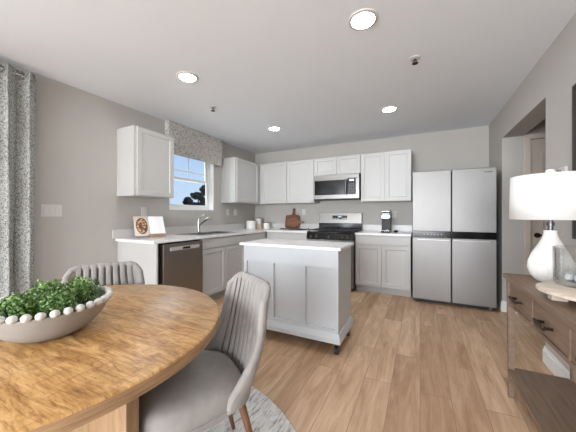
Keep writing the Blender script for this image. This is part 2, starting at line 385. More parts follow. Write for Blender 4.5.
# patio door, out of frame, and rear windows; then two added ones
m = MB(); x = XL-0.09
m.box(x-0.03,x,PY0,PY0+0.06,0,PZ1).box(x-0.03,x,PY1-0.06,PY1,0,PZ1).box(x-0.03,x,-0.78,-0.70,0,PZ1).box(x-0.03,x,PY0+0.06,PY1-0.06,PZ1-0.06,PZ1).box(x-0.03,x,PY0+0.06,PY1-0.06,0,0.06)
struct(m, 'window_2', trim_m)
m = MB(); y = YR-0.06
m.box(-2.8,-2.74,y-0.03,y,0.35,2.42).box(0.74,0.8,y-0.03,y,0.35,2.42).box(-1.03,-0.97,y-0.03,y,0.35,2.42).box(-2.74,0.74,y-0.03,y,2.36,2.42).box(-2.74,0.74,y-0.03,y,0.35,0.41)
struct(m, 'window_3', trim_m)
m = MB(); x = XR+0.12
m.box(x,x+0.03,-4.75,-4.69,0.4,2.4).box(x,x+0.03,-2.11,-2.05,0.4,2.4).box(x,x+0.03,-3.43,-3.37,0.4,2.4).box(x,x+0.03,-4.69,-2.11,2.34,2.4).box(x,x+0.03,-4.69,-2.11,0.4,0.46)
struct(m, 'added_window_right', trim_m)  # unseen window frame, added to go with the right-hand fill light
m = MB(); x = XL-0.09
m.box(x-0.03,x,-5.15,-5.09,0.3,2.4).box(x-0.03,x,-2.71,-2.65,0.3,2.4).box(x-0.03,x,-3.93,-3.87,0.3,2.4).box(x-0.03,x,-5.09,-2.71,2.34,2.4).box(x-0.03,x,-5.09,-2.71,0.3,0.36)
struct(m, 'added_window_left', trim_m)  # unseen window frame, added to go with the left-hand fill light

# ------------------------------------------------------------------ outside
struct(MB().box(-60, XL-0.2, -30, 50, -0.3, -0.2), 'ground', ground_m)
def leaf_cloud(mb, blobs, n, sz, rnd, flat=0.6):
    for (cx, cy, cz, rx, ry, rz) in blobs:
        for _ in range(n):
            while True:
                p = Vector((rnd.uniform(-1,1), rnd.uniform(-1,1), rnd.uniform(-1,1)))
                if 0.45 < p.length < 1: break
            c = Vector((cx+p.x*rx, cy+p.y*ry, cz+p.z*rz))
            q = Vector((rnd.uniform(-1,1), rnd.uniform(-1,1), rnd.uniform(-1,1))).normalized()
            nrm = (p.normalized()+q*flat).normalized()
            a = nrm.orthogonal().normalized(); a = Matrix.Rotation(rnd.uniform(0,6.28), 3, nrm) @ a; b = nrm.cross(a)
            s = sz*rnd.uniform(0.6, 1.2)
            mb.add([c-a*s, c-a*s*0.2-b*s*0.55+nrm*s*0.12, c+a*s*0.6-b*s*0.4+nrm*s*0.1, c+a*s, c+a*s*0.6+b*s*0.4+nrm*s*0.1, c-a*s*0.2+b*s*0.55+nrm*s*0.12], [(0,1,2,3,4,5)])
    return mb
def far_tree(name, label, x, y, blobs, trunk_h, n=160, sz=0.16):
    t = thing(name, label, 'tree', (x, y, -0.2))
    MB().tube([(x,y,-0.2),(x+0.05,y,trunk_h*0.5),(x,y+0.05,trunk_h)], [0.16,0.11,0.04], 8).build('trunk', tree_m, t)
    leaf_cloud(MB(), [(x+a,y+b,c,d,e,f) for a,b,c,d,e,f in blobs], n, sz, R).build('crown', tree_m, t)
far_tree('dark_tree', 'tall dark ragged tree outside the kitchen window at right of the pane', -14.0, 14.25,
         [(0.1,0.2,3.0,0.25,0.5,0.35),(-0.1,-0.4,2.55,0.3,0.55,0.22),(0,0.3,2.2,0.3,0.7,0.25),(0,-0.5,1.85,0.4,0.7,0.2),(0,0.5,1.6,0.4,0.9,0.3),(0,1.1,2.6,0.5,0.7,0.9),(0,0.2,0.9,0.6,1.1,0.6)], 3.0)
far_tree('round_bush', 'round dark bush outside the kitchen window at left of the taller tree', -11.9, 10.97,
         [(0,0,1.93,0.26,0.21,0.26),(0,0.04,1.45,0.3,0.34,0.38),(0,0,0.8,0.4,0.5,0.5)], 1.9)
far_tree('clipped_hedge', 'low dark hedge outside between the round bush and the tall tree', -9.6, 9.6,
         [(0,0,1.53,0.34,0.5,0.2),(0,0.58,1.52,0.34,0.5,0.22),(0,0.3,0.7,0.5,1.4,0.5)], 1.2)

# ------------------------------------------------------------------ ceiling fittings
def ceil_light(x, y, label):
    t = thing('ceiling_light', label, 'ceiling light', (x, y, H), 0, 'recessed ceiling lights')
    MB().lathe([(0.074,-0.001),(0.076,-0.010),(0.096,-0.007),(0.100,0.0)], (x,y,H), 48).build('trim_ring', white_m, t, smooth=True)
    MB().lathe([(0.0745,0.0),(0.0740,-0.0075),(0.0001,-0.0085)], (x,y,H-0.001), 48).build('lens', lens_m, t, smooth=True)
ceil_light(-0.343, 1.815, 'largest recessed ceiling light, nearest the camera')
ceil_light(-1.98, 1.82, 'recessed ceiling light at left, in front of the window valance')
ceil_light(-1.98, 3.49, 'smallest recessed ceiling light, above the far left corner cabinets')
ceil_light(-0.343, 3.49, 'recessed ceiling light above the right wall cabinets')
def sprinkler(x, y, rz, label):
    t = thing('fire_sprinkler', label, 'sprinkler', (x, y, H), rz, 'ceiling fire sprinklers')
    MB().lathe([(0.042,0),(0.040,-0.006),(0.020,-0.009),(0.0001,-0.009)], (0,0,0), 28).build('cover_plate', white_m, t, world=False, smooth=True)
    m = MB(); m.cyl((0,0,-0.008),(0,0,-0.022),0.011); m.tube([(-0.012,0,-0.02),(-0.016,0,-0.032),(0,0,-0.046)],0.0035,8); m.tube([(0.012,0,-0.02),(0.016,0,-0.032),(0,0,-0.046)],0.0035,8)
    m.build('frame_arms', grey_m, t, world=False, smooth=True)
    MB().lathe([(0.0001,-0.046),(0.024,-0.045),(0.024,-0.048),(0.0001,-0.050)], (0,0,0), 16).build('deflector', dark_m, t, world=False)
sprinkler(-0.037, 2.453, 0.3, 'small ceiling fire sprinkler at right, beyond the largest light')
sprinkler(-2.254, 2.467, 0.3, 'small ceiling fire sprinkler at left, near the window valance')

# ------------------------------------------------------------------ wall cabinets
UB, UT = 1.41, 2.198
def carcass(t, x0, x1, y0, y1, z0, z1, mat=None): return MB().box(x0,x1,y0,y1,z0,z1).build('body', mat or cab_m, t, bevel=0.0015)
def cab_x(label, y0, y1, splits, z0=UB, z1=UT, xw=XL, depth=0.315):      # faces +X (on the left wall)
    t = thing('wall_cabinet', label, 'cabinet', (xw, (y0+y1)/2, z0)); x = xw+depth
    carcass(t, xw+0.001, x, y0, y1, z0, z1)
    for a, b in splits: shaker(MB(), (x+0.001, a, z0+0.006), (0,1,0), (1,0,0), b-a, z1-z0-0.012).build('door', cab_m, t, bevel=0.0012)
    return t
def cab_y(label, x0, x1, splits, z0=UB, z1=UT, depth=0.315):
    t = thing('wall_cabinet', label, 'cabinet', ((x0+x1)/2, YB, z0)); y = YB-depth
    carcass(t, x0, x1, y, YB-0.001, z0, z1)
    for a, b in splits: shaker(MB(), (a, y-0.001, z0+0.006), (1,0,0), (0,-1,0), b-a, z1-z0-0.012).build('door', cab_m, t, bevel=0.0012)
    return t
cab_x('single door white wall cabinet left of the window', 1.872, 2.40, [(1.905, 2.394)])
cab_x('white wall cabinet between window valance and back corner', 3.69, YB-0.001, [(3.715, 4.40)])
cab_y('white wall cabinet next to the inner corner of the back wall', -2.868, -2.252, [(-2.80, -2.256)])
cab_y('white wall cabinet directly left of the microwave', -2.250, -1.702, [(-2.244, -1.708)])
cab_y('short white two-door cabinet above the microwave', -1.700, -0.880, [(-1.694, -1.293), (-1.287, -0.886)], 1.885)
cab_y('white two-door wall cabinet above the coffee maker', -0.878, -0.118, [(-0.872, -0.501), (-0.495, -0.124)])

# ------------------------------------------------------------------ base cabinets
ZC = 0.884; ZT = 0.914; XF = -2.545; YF = 4.175
def base_common(t, mats): pass
# end panel beside the dishwasher
tag(MB().box(XL+0.001, -2.50, 1.880, 1.900, 0.0, ZC).build('end_panel', cab_m, bevel=0.0015), 'plain white end panel closing the left counter run by the dishwasher', 'panel')
# dishwasher
t = thing('dishwasher', 'brown-toned stainless dishwasher under the left counter', 'dishwasher', (-2.8, 2.23, 0))
MB().box(XL+0.03, -2.552, 1.945, 2.545, 0.08, 0.872).build('body', dark_m, t)
MB().box(-2.551, -2.492, 1.958, 2.538, 0.115, 0.862).build('door', steel_d, t, bevel=0.003)
MB().box(-2.491, -2.484, 2.045, 2.475, 0.785, 0.825).build('handle_strip', plain('bright_silver', srgb(205, 202, 198), 0.35, metal=0.4), t, bevel=0.002)['label'] = 'bright silver handle strip'
MB().box(-2.4835, -2.4815, 2.215, 2.325, 0.793, 0.817).build('display', black_m, t)
MB().box(-2.62, -2.60, 1.95, 2.54, 0, 0.079).build('toe_kick', dark_m, t)
MB().box(-2.575, -2.555, 1.902, 1.944, 0.0, 0.872).build('filler_strip', dark_m, t)
def base_x(label, y0, y1, drawers, doors):
    t = thing('base_cabinet', label, 'cabinet', ((XL+XF)/2, (y0+y1)/2, 0))
    m = MB()
    for b_ in ((XL+0.001,XF-0.02,y0,y0+0.018,0.10,ZC-0.001),(XL+0.001,XF-0.02,y1-0.018,y1,0.10,ZC-0.001),(XL+0.001,XF-0.02,y0+0.018,y1-0.018,0.10,0.118),(XL+0.001,XL+0.007,y0+0.018,y1-0.018,0.118,ZC-0.001),(XF-0.02,XF,y0,y1,0.10,ZC-0.001)): m.box(*b_)
    m.build('body', cab_m, t, bevel=0.001)
    MB().box(XL+0.001, XF-0.07, y0, y1, 0, 0.0995).build('toe_kick', toe_m, t)
    for a, b in drawers: slab(MB(), (XF+0.001, a, 0.742), (0,1,0), (1,0,0), b-a, 0.125).build('drawer_front', cab_m, t, bevel=0.0015)
    for a, b in doors: shaker(MB(), (XF+0.001, a, 0.115), (0,1,0), (1,0,0), b-a, 0.615).build('door', cab_m, t, bevel=0.0012)
base_x('white sink base cabinet with two doors right of the dishwasher', 2.565, 3.500, [(2.572, 3.494)], [(2.572, 3.029), (3.035, 3.494)])
base_x('white corner base cabinet right of the sink base, partly behind the island', 3.502, YB-0.001, [(3.508, 4.10)], [(3.508, 4.10)])
def base_y(label, x0, x1, drawers, doors):
    t = thing('base_cabinet', label, 'cabinet', ((x0+x1)/2, (YF+YB)/2, 0))
    MB().box(x0, x1, YF, YB-0.001, 0.10, ZC-0.001).build('body', cab_m, t, bevel=0.001)
    MB().box(x0, x1, YF+0.05, YB-0.001, 0, 0.0995).build('toe_kick', toe_m, t)
    for a, b in drawers: slab(MB(), (a, YF-0.001, 0.742), (1,0,0), (0,-1,0), b-a, 0.125).build('drawer_front', cab_m, t, bevel=0.0015)
    for a, b in doors: shaker(MB(), (a, YF-0.001, 0.115), (1,0,0), (0,-1,0), b-a, 0.615).build('door', cab_m, t, bevel=0.0012)
base_y('white base cabinet behind the island, left of the gas range', XF+0.022, -1.702, [(-2.46, -1.708)], [(-2.46, -2.087), (-2.081, -1.708)])
base_y('white two-door base cabinet between gas range and refrigerator', -0.905, -0.118, [(-0.899, -0.124)], [(-0.899, -0.515), (-0.509, -0.124)])
# worktops
SX0, SX1, SY0, SY1 = -3.075, -2.625, 2.64, 3.42
t = thing('countertop', 'white L-shaped quartz countertop holding the sink', 'countertop', (-2.85, 3.0, ZC))
m = MB(); xe = -2.51; y0 = 1.855
m.box(XL+0.001, xe, y0, SY0, ZC, ZT); m.box(XL+0.001, SX0, SY0, SY1, ZC, ZT); m.box(SX1, xe, SY0, SY1, ZC, ZT)
m.box(XL+0.001, xe, SY1, YB-0.001, ZC, ZT); m.box(xe, -1.703, 4.14, YB-0.001, ZC, ZT)
m.build('slab', quartz_m, t)
m = MB(); m.box(XL+0.001, XL+0.02, 1.82, YB-0.021, ZT+0.0005, 1.02); m.box(XL+0.001, -1.703, YB-0.02, YB-0.001, ZT+0.0005, 1.02)
m.build('backsplash', splash_m, t)
t = thing('countertop', 'short white quartz countertop under the coffee maker', 'countertop', (-0.51, 4.45, ZC))
MB().box(-0.905, -0.112, 4.14, YB-0.001, ZC, ZT).build('slab', quartz_m, t, bevel=0.002)
MB().box(-0.905, -0.112, YB-0.02, YB-0.001, ZT+0.0005, 1.02).build('backsplash', splash_m, t, bevel=0.001)
# sink
t = thing('kitchen_sink', 'stainless double-bowl sink set in the left counter', 'sink', (-2.85, 3.03, ZT))
def bowl(m, x0, x1, y0, y1, z0, z1, th=0.003):
    m.box(x0,x1,y0,y1,z0,z0+th); m.box(x0,x0+th,y0,y1,z0+th,z1); m.box(x1-th,x1,y0,y1,z0+th,z1); m.box(x0+th,x1-th,y0,y0+th,z0+th,z1); m.box(x0+th,x1-th,y1-th,y1,z0+th,z1)
m = MB(); a, b, c, d = SX0-0.02, SX1+0.02, SY0-0.02, SY1+0.02; zz = ZT+0.0008
for bx in ((a,b,c,SY0+0.025),(a,b,SY1-0.025,d),(a,SX0+0.07,SY0+0.025,SY1-0.025),(SX1-0.025,b,SY0+0.025,SY1-0.025),(SX0+0.07,SX1-0.025,3.015,3.045)): m.box(*bx, zz, zz+0.006)
m.build('rim', sink_m, t, bevel=0.002)
for ya, yb in ((SY0+0.025, 3.015), (3.045, SY1-0.025)):
    m = MB(); bowl(m, SX0+0.07, SX1-0.025, ya, yb, 0.74, zz); m.build('basin', sink_m, t, bevel=0.001)
# faucet
fx, fy = -3.035, 3.01; fz = ZT+0.0072
t = thing('faucet', 'chrome single-lever faucet behind the sink', 'faucet', (fx, fy, fz))
MB().lathe([(0.030,0),(0.030,0.008),(0.024,0.012),(0.0215,0.16),(0.023,0.20),(0.014,0.215),(0.0001,0.217)], (fx,fy,fz), 24).build('body', chrome_m, t, smooth=True)
MB().tube([(fx,fy,fz+0.11),(fx+0.09,fy,fz+0.165),(fx+0.17,fy+0.01,fz+0.215),(fx+0.215,fy+0.015,fz+0.215),(fx+0.225,fy+0.016,fz+0.195)], [0.014,0.014,0.018,0.021,0.018], 16).build('spout', chrome_m, t, smooth=True)
MB().tube([(fx,fy,fz+0.212),(fx+0.03,fy+0.01,fz+0.24),(fx+0.085,fy+0.03,fz+0.275)], [0.009,0.008,0.006], 12).build('lever', chrome_m, t, smooth=True)

# ------------------------------------------------------------------ valance and curtain
t = thing('window_valance', 'grey speckled fabric valance box above the kitchen window', 'valance', (XL, 3.07, 2.045))
m = MB(); vx = XL+0.085
m.box(vx-0.014, vx, 2.525, 3.615, 2.045, H-0.001); m.box(XL+0.001, vx-0.014, 2.525, 2.539, 2.045, H-0.001); m.box(XL+0.001, vx-0.014, 3.601, 3.615, 2.045, H-0.001); m.box(XL+0.001, vx-0.014, 2.539, 3.601, H-0.015, H-0.001)
m.build('fabric_cover', valance_m, t, bevel=0.003)
# curtain with grommets on a rod
rx, rz = XL+0.095, 2.395
t = thing('curtain', 'floor-length grey woven curtain at the left edge of the picture', 'curtain', (rx, 0.75, 0.02))
ny = 120; nz = 26; ya, yb = 0.36, 1.095; vs = []; fs = []
for k in range(nz+1):
    z = 0.02+(2.445-0.02)*k/nz
    for i in range(ny+1):
        u = i/ny; ph = u*2*PI*5.4+0.9
        amp = 0.042+0.010*math.sin(3*u*PI+1.2*(1-k/nz))
        xx = rx+amp*math.sin(ph+0.25*math.sin(2*z))+0.004*math.sin(9*z+u*20)
        yy = ya+(yb-ya)*u+0.022*math.sin(2*ph)*1.0+0.01*(1-k/nz)*math.sin(5*u)
        vs.append((xx, yy, z))
for k in range(nz):
    for i in range(ny): q = k*(ny+1)+i; fs.append((q, q+1, q+ny+2, q+ny+1))
c = MB().add(vs, fs).build('drape', curtain_m, t, smooth=True); so = c.modifiers.new('thick', 'SOLIDIFY'); so.thickness = 0.003
for g in range(6):
    ph = PI*(2*g+2); u = (ph-0.9)/(2*PI*5.4)/1.0
    ph2 = PI*(g*2+1)
    for pp in (PI*(2*g+1), PI*(2*g+2)):
        u = (pp-0.9)/(2*PI*5.4)
        if 0 < u < 1:
            yy = ya+(yb-ya)*u
            gm = MB().tube([(rx+0.032*math.cos(a)*1.0, yy+0.012*math.cos(a), rz+0.026*math.sin(a)) for a in [2*PI*q/20 for q in range(21)]], 0.004, 8)
            gm.build('grommet', chrome_m, t, smooth=True)
t = thing('curtain_rod', 'thin chrome rod carrying the grey curtain', 'curtain rod', (rx, 0.0, rz))
MB().cyl((rx, -2.1, rz), (rx, 1.075, rz), 0.011).build('rod', chrome_m, t, smooth=True)
MB().ball((rx, 1.085, rz), 0.0125).build('finial', chrome_m, t, smooth=True)
m = MB(); m.box(XL+0.001, XL+0.008, -0.165, -0.135, rz-0.03, rz+0.03); m.box(XL+0.008, rx-0.011, -0.155, -0.145, rz-0.006, rz+0.006); m.build('bracket', chrome_m, t)

# ------------------------------------------------------------------ switches and outlets
def plate_x(label, yc, zc, wd, n, kind):
    t = thing('light_switch' if kind == 's' else 'power_outlet', label, 'switch' if kind == 's' else 'outlet', (XL, yc, zc))
    MB().box(XL+0.001, XL+0.007, yc-wd/2, yc+wd/2, zc-0.058, zc+0.058).build('cover_plate', white_m, t, bevel=0.002)
    for i in range(n):
        y = yc+(i-(n-1)/2)*0.046
        MB().box(XL+0.0072, XL+0.0105, y-0.0165, y+0.0165, zc-0.034, zc+0.034).build('rocker' if kind == 's' else 'socket', white_m, t, bevel=0.001)
def plate_y(label, xc, zc, wd, n, kind):
    t = thing('light_switch' if kind == 's' else 'power_outlet', label, 'switch' if kind == 's' else 'outlet', (xc, YB, zc))
    MB().box(xc-wd/2, xc+wd/2, YB-0.007, YB-0.001, zc-0.058, zc+0.058).build('cover_plate', white_m, t, bevel=0.002)
    for i in range(n):
        x = xc+(i-(n-1)/2)*0.046
        MB().box(x-0.0165, x+0.0165, YB-0.0105, YB-0.0072, zc-0.034, zc+0.034).build('rocker' if kind == 's' else 'socket', white_m, t, bevel=0.001)
plate_x('wide white three-rocker switch plate beside the grey curtain', 1.258, 1.232, 0.165, 3, 's')
plate_x('white outlet plate on the left wall behind the open cookbook', 2.215, 1.235, 0.075, 1, 'o')
plate_x('white wall plate right of the kitchen window, nearer the window', 3.87, 1.24, 0.075, 1, 's')
plate_x('white wall plate right of the kitchen window, nearer the corner', 4.10, 1.24, 0.12, 2, 's')
plate_y('white outlet plate beside the wooden cutting boards', -2.04, 1.25, 0.075, 1, 'o')
plate_y('white outlet plate behind the coffee maker', -0.385, 1.20, 0.075, 1, 'o')

# ------------------------------------------------------------------ microwave
t = thing('microwave', 'stainless over-the-range microwave with black window', 'microwave', (-1.29, 4.6, 1.455))
mx0, mx1, my = -1.690, -0.892, 4.405
MB().box(mx0, mx1, my, YB-0.001, 1.462, 1.882).build('body', dark_m, t)
MB().box(mx0, mx1, my-0.022, my-0.001, 1.806, 1.880).build('top_vent', steel_b, t, bevel=0.003)
m = MB(); m.box(mx0, -1.085, my-0.022, my-0.001, 1.470, 1.535); m.box(mx0, mx0+0.025, my-0.022, my-0.001, 1.535, 1.804); m.box(mx0+0.025, -1.085, my-0.022, my-0.001, 1.785, 1.804)
dr = m.build('door', steel_b, t)
MB().box(mx0+0.0255, -1.085, my-0.020, my-0.002, 1.5355, 1.7845).build('window', black_m, dr)
m = MB(); m.tube([(-1.105,my-0.02,1.54),(-1.105,my-0.055,1.56),(-1.105,my-0.055,1.76),(-1.105,my-0.02,1.78)], 0.013, 12); m.build('handle', steel_b, dr, smooth=True)
p = MB().box(-1.083, -0.945, my-0.021, my-0.001, 1.5355, 1.804).build('control_panel', black_m, t)
MB().box(-1.055, -0.975, my-0.0222, my-0.0212, 1.755, 1.785).build('display', disp_m, p)
m = MB()
for r_ in range(5):
    for c_ in range(3): m.box(-1.058+c_*0.031, -1.036+c_*0.031, my-0.0222, my-0.0212, 1.57+r_*0.033, 1.585+r_*0.033)
m.build('keypad', plain('key_grey', srgb(95, 95, 97), 0.4), p)
m = MB(); m.box(-0.944, mx1, my-0.022, my-0.001, 1.470, 1.804); m.box(-1.083, -0.944, my-0.022, my-0.001, 1.470, 1.534); m.build('side_trim', steel_b, t)

# ------------------------------------------------------------------ gas range
gx0, gx1, gy = -1.698, -0.912, 4.10
t = thing('gas_range', 'black and stainless freestanding gas range against the back wall', 'stove', (-1.305, 4.4, 0))
MB().box(gx0, gx1, gy+0.03, YB-0.03, 0.03, 0.895).build('body', dark_m, t)
MB().box(gx0, gx1, gy, YB-0.085, 0.896, 0.918).build('cooktop', black_m, t, bevel=0.004)
m = MB(); m.hexa([(gx0,gy-0.02,0.80),(gx1,gy-0.02,0.80),(gx1,gy+0.029,0.80),(gx0,gy+0.029,0.80)], [(gx0,gy+0.005,0.894),(gx1,gy+0.005,0.894),(gx1,gy+0.029,0.894),(gx0,gy+0.029,0.894)])
cp = m.build('control_panel', black_m, t, bevel=0.003)
for x in (-1.61, -1.52, -1.305, -1.09, -1.00):
    MB().tube([(x,gy-0.004,0.845),(x,gy-0.018,0.842),(x,gy-0.045,0.838)], [0.026,0.023,0.019], 20).build('knob', steel_b, t, smooth=True)
MB().box(gx0+0.005, gx1-0.005, gy-0.015, gy+0.029, 0.23, 0.79).build('oven_door', steel_b, t, bevel=0.004)
MB().box(gx0+0.10, gx1-0.10, gy-0.018, gy-0.0152, 0.33, 0.66).build('oven_window', black_m, t)
MB().tube([(gx0+0.05,gy-0.016,0.745),(gx0+0.05,gy-0.055,0.75),(gx1-0.05,gy-0.055,0.75),(gx1-0.05,gy-0.016,0.745)], 0.011).build('oven_handle', steel_b, t, smooth=True)
MB().box(gx0+0.005, gx1-0.005, gy-0.015, gy+0.029, 0.05, 0.22).build('storage_drawer', steel_b, t, bevel=0.004)
bg_ = MB().hexa([(gx0,YB-0.08,1.04),(gx1,YB-0.08,1.04),(gx1,YB-0.012,1.04),(gx0,YB-0.012,1.04)], [(gx0,YB-0.062,1.228),(gx1,YB-0.062,1.228),(gx1,YB-0.012,1.228),(gx0,YB-0.012,1.228)]).build('backguard', steel_b, t, bevel=0.004)
MB().box(gx0, gx1, YB-0.078, YB-0.012, 0.896, 1.039).build('backguard_base', black_m, t)
m = MB(); m.hexa([(-1.44,YB-0.0785,1.115),(-1.17,YB-0.0785,1.115),(-1.17,YB-0.07,1.115),(-1.44,YB-0.07,1.115)], [(-1.44,YB-0.0725,1.18),(-1.17,YB-0.0725,1.18),(-1.17,YB-0.062,1.18),(-1.44,YB-0.062,1.18)])
m.build('display', black_m, bg_)
m = MB()
for x in (-1.42,-1.385,-1.35,-1.325,-1.25,-1.22,-1.19): m.box(x-0.008, x+0.008, YB-0.0808, YB-0.0786, 1.125, 1.135)
m.box(-1.335, -1.27, YB-0.0775, YB-0.0745, 1.15, 1.168); m.build('display_digits', disp_m, bg_)
for cx in (-1.50, -1.11):          # burner grates: two big cast-iron frames
    m = MB(); w2 = 0.175; ya_, yb_ = gy+0.035, gy+0.555; zg = 0.948
    for x in (cx-w2, cx, cx+w2): m.box(x-0.007, x+0.007, ya_, yb_, zg-0.012, zg)
    for y in (ya_, (ya_+yb_)/2-0.13, (ya_+yb_)/2, (ya_+yb_)/2+0.13, yb_-0.014): m.box(cx-w2, cx+w2, y, y+0.014, zg-0.0125, zg-0.0005)
    for x in (cx-w2, cx+w2-0.006):
        for y in (ya_, yb_-0.014): m.box(x-0.003, x+0.011, y, y+0.014, 0.9182, zg-0.012)
    m.build('burner_grate', iron_m, t)
    for y in (gy+0.15, gy+0.42): MB().lathe([(0.048,0),(0.048,0.008),(0.036,0.010),(0.036,0.016),(0.0001,0.017)], (cx, y, 0.9182), 24).build('burner', iron_m, t, smooth=True)

# ------------------------------------------------------------------ refrigerator
fx0, fx1, fyf = -0.092, 0.835, 4.0
t = thing('refrigerator', 'stainless four-door refrigerator at the right end of the kitchen', 'refrigerator', ((fx0+fx1)/2, 4.4, 0))
MB().box(fx0+0.004, fx1-0.004, fyf+0.075, YB-0.03, 0.03, 1.765).build('body', plain('fridge_side', srgb(64, 63, 63), 0.5), t, bevel=0.003)
xm = 0.366; g = 0.005
for a, b in ((fx0, xm-g), (xm+g, fx1)):
    d = MB().box(a, b, fyf, fyf+0.07, 0.972, 1.778).build('upper_door', steel_m, t, bevel=0.007, seg=3)
    d2 = MB().box(a, b, fyf, fyf+0.07, 0.055, 0.888).build('lower_door', steel_m, t, bevel=0.007, seg=3)
    ha, hb = (a+0.06, b-0.02) if a < 0 else (a+0.02, b-0.06)
    m = MB(); m.box(ha, hb, fyf-0.022, fyf-0.001, 0.852, 0.866); m.build('handle', MATS['bright_silver'], d2, bevel=0.004)
    if a > 0: MB().box(b-0.125, b-0.045, fyf-0.0025, fyf-0.0003, 1.715, 1.728).build('badge', grey_m, d)
m = MB(); m.box(fx0+0.002, fx1-0.002, fyf+0.012, fyf+0.074, 0.889, 0.971); cb_ = m.build('control_band', black_m, t)
for i in range(6): MB().box(fx0+0.14+i*0.04, fx0+0.147+i*0.04, fyf+0.0105, fyf+0.0118, 0.927, 0.934).build('touch_icon', disp_m, cb_)
for x in (fx0+0.05, fx1-0.05): MB().cyl((x, fyf+0.05, 0.0), (x, fyf+0.05, 0.053), 0.018).build('foot', grey_m, t)
MB().box(fx0+0.02, fx1-0.02, fyf+0.09, fyf+0.11, 0.004, 0.029).build('toe_grille', dark_m, t)

# ------------------------------------------------------------------ island
ix0, ix1, iy0, iy1 = -1.585, -0.615, 2.175, 2.63
t = thing('kitchen_island', 'white panelled rolling kitchen island with quartz top', 'kitchen island', ((ix0+ix1)/2, 2.4, 0))
MB().box(ix0, ix1, iy0+0.022, iy1, 0.12, 0.889).build('body', isl_m, t)
m = MB()                                                       # face frame with three recessed bays
sw = 0.034; x_ = [ix0, ix0+(ix1-ix0)/3-sw/2+0.002, ix0+2*(ix1-ix0)/3-sw/2+0.006, ix1-sw]
m.box(ix0, ix1, iy0, iy0+0.0215, 0.735, 0.889)
m.box(ix0, ix1, iy0, iy0+0.0215, 0.12, 0.215)
for xx in x_: m.box(xx, xx+sw, iy0, iy0+0.0215, 0.215, 0.735)
m.build('face_frame', isl_m, t)
m = MB(); e = 0.022
m.hexa([(ix0-e,iy0-e,0.105),(ix1+e,iy0-e,0.105),(ix1+e,iy1+e,0.105),(ix0-e,iy1+e,0.105)], [(ix0-e,iy0-e,0.145),(ix1+e,iy0-e,0.145),(ix1+e,iy1+e,0.145),(ix0-e,iy1+e,0.145)])
m.hexa([(ix0-e,iy0-e,0.145),(ix1+e,iy0-e,0.145),(ix1+e,iy1+e,0.145),(ix0-e,iy1+e,0.145)], [(ix0-0.006,iy0-0.006,0.185),(ix1+0.006,iy0-0.006,0.185),(ix1+0.006,iy1+0.006,0.185),(ix0-0.006,iy1+0.006,0.185)])
m.build('base_moulding', isl_m, t, bevel=0.002)
MB().box(-1.620, -0.588, 2.150, 2.650, 0.890, 0.914).build('countertop', quartz_m, t, bevel=0.003)
for x, y in ((ix0+0.05, iy0+0.03), (ix1-0.02, iy0+0.03), (ix0+0.05, iy1-0.04), (ix1-0.02, iy1-0.04)):
    cs = MB().box(x-0.024, x+0.024, y-0.03, y+0.03, 0.094, 0.1045).build('caster', grey_m, t)
    m = MB(); m.prism([(x-0.020,y-0.020),(x-0.016,y-0.020),(x-0.016,y+0.022),(x-0.020,y+0.022)], 0.03, 0.0935); m.build('fork_arm', grey_m, cs); MB().box(x+0.016, x+0.020, y-0.020, y+0.022, 0.03, 0.0935).build('fork_arm', grey_m, cs)
    MB().tube([(x-0.0145,y,0.0345),(x+0.0145,y,0.0345)], 0.0340, 20).build('wheel', dark_m, cs, smooth=True)

# ------------------------------------------------------------------ small things on the counters
def canister(name, label, x, y, z, r, h, cat='canister', grp='white canisters in the counter corner'):
    t = thing(name, label, cat, (x, y, z), 0, grp)
    MB().lathe([(r*0.93,0),(r,0.008),(r,h*0.84),(r*0.97,h*0.86)], (x,y,z), 32).build('body', cer_m, t, smooth=True)
    MB().lathe([(r*0.98,h*0.861),(r*1.0,h*0.88),(r*0.98,h*0.93),(r*0.9,h*0.95),(0.0001,h*0.95)], (x,y,z), 32).build('lid', board_m, t, smooth=True)
zc = ZT+0.0005
canister('canister', 'widest white lidded canister, left of the three in the corner', -3.01, 4.37, zc, 0.092, 0.19)
bx_ = MB().box(-3.07, -2.88, 4.52, 4.68, zc, zc+0.07).build('wooden_box', ltwood_m, bevel=0.004)
tag(bx_, 'pale wooden box under the middle white canister', 'box')
canister('canister', 'white canister raised on the pale wooden box', -2.985, 4.60, zc+0.0705, 0.064, 0.155)
canister('canister', 'smallest white canister, nearest the cutting boards', -2.765, 4.56, zc, 0.062, 0.135)
# cutting boards leaning on the wall
def lean(m, ang, y0, z0):
    c, s = math.cos(ang), math.sin(ang)
    m.v = [(x, y0+(y*c+z*s), z0+(-y*s+z*c)) for x, y, z in m.v]; return m
def outline_board(pts, th, name, mat, ang, y0, z0, parent=None):
    n = len(pts); m = MB()
    m.add([(x,0,z) for x,z in pts]+[(x,th,z) for x,z in pts], [tuple(range(n)), tuple(range(2*n-1,n-1,-1))]+[(i,(i+1)%n,n+(i+1)%n,n+i) for i in range(n)])
    return lean(m, ang, y0, z0).build(name, mat, parent, bevel=0.004)
hx = -2.245; L_, R_ = -2.415, -2.105
pts = [(L_+0.02,0),(R_-0.02,0),(R_,0.02),(R_,0.235),(R_-0.02,0.255),(hx+0.055,0.262),(hx+0.028,0.285),(hx+0.022,0.34),(hx+0.03,0.372),(hx+0.016,0.395),(hx-0.016,0.395),(hx-0.03,0.372),(hx-0.022,0.34),(hx-0.028,0.285),(hx-0.055,0.262),(L_+0.02,0.255),(L_,0.235),(L_,0.02)]
tag(outline_board(pts, 0.018, 'cutting_board', board_m, 0.16, 4.688, zc+0.019), 'square brown cutting board with an upright handle, leaning on the wall', 'cutting board')
pts = []
for k in range(15):
    a = PI*0.12+ (2*PI-0.24*PI)*k/14; pts.append((-2.235+0.135*math.cos(a)*0.95, 0.115+0.105*math.sin(a)))
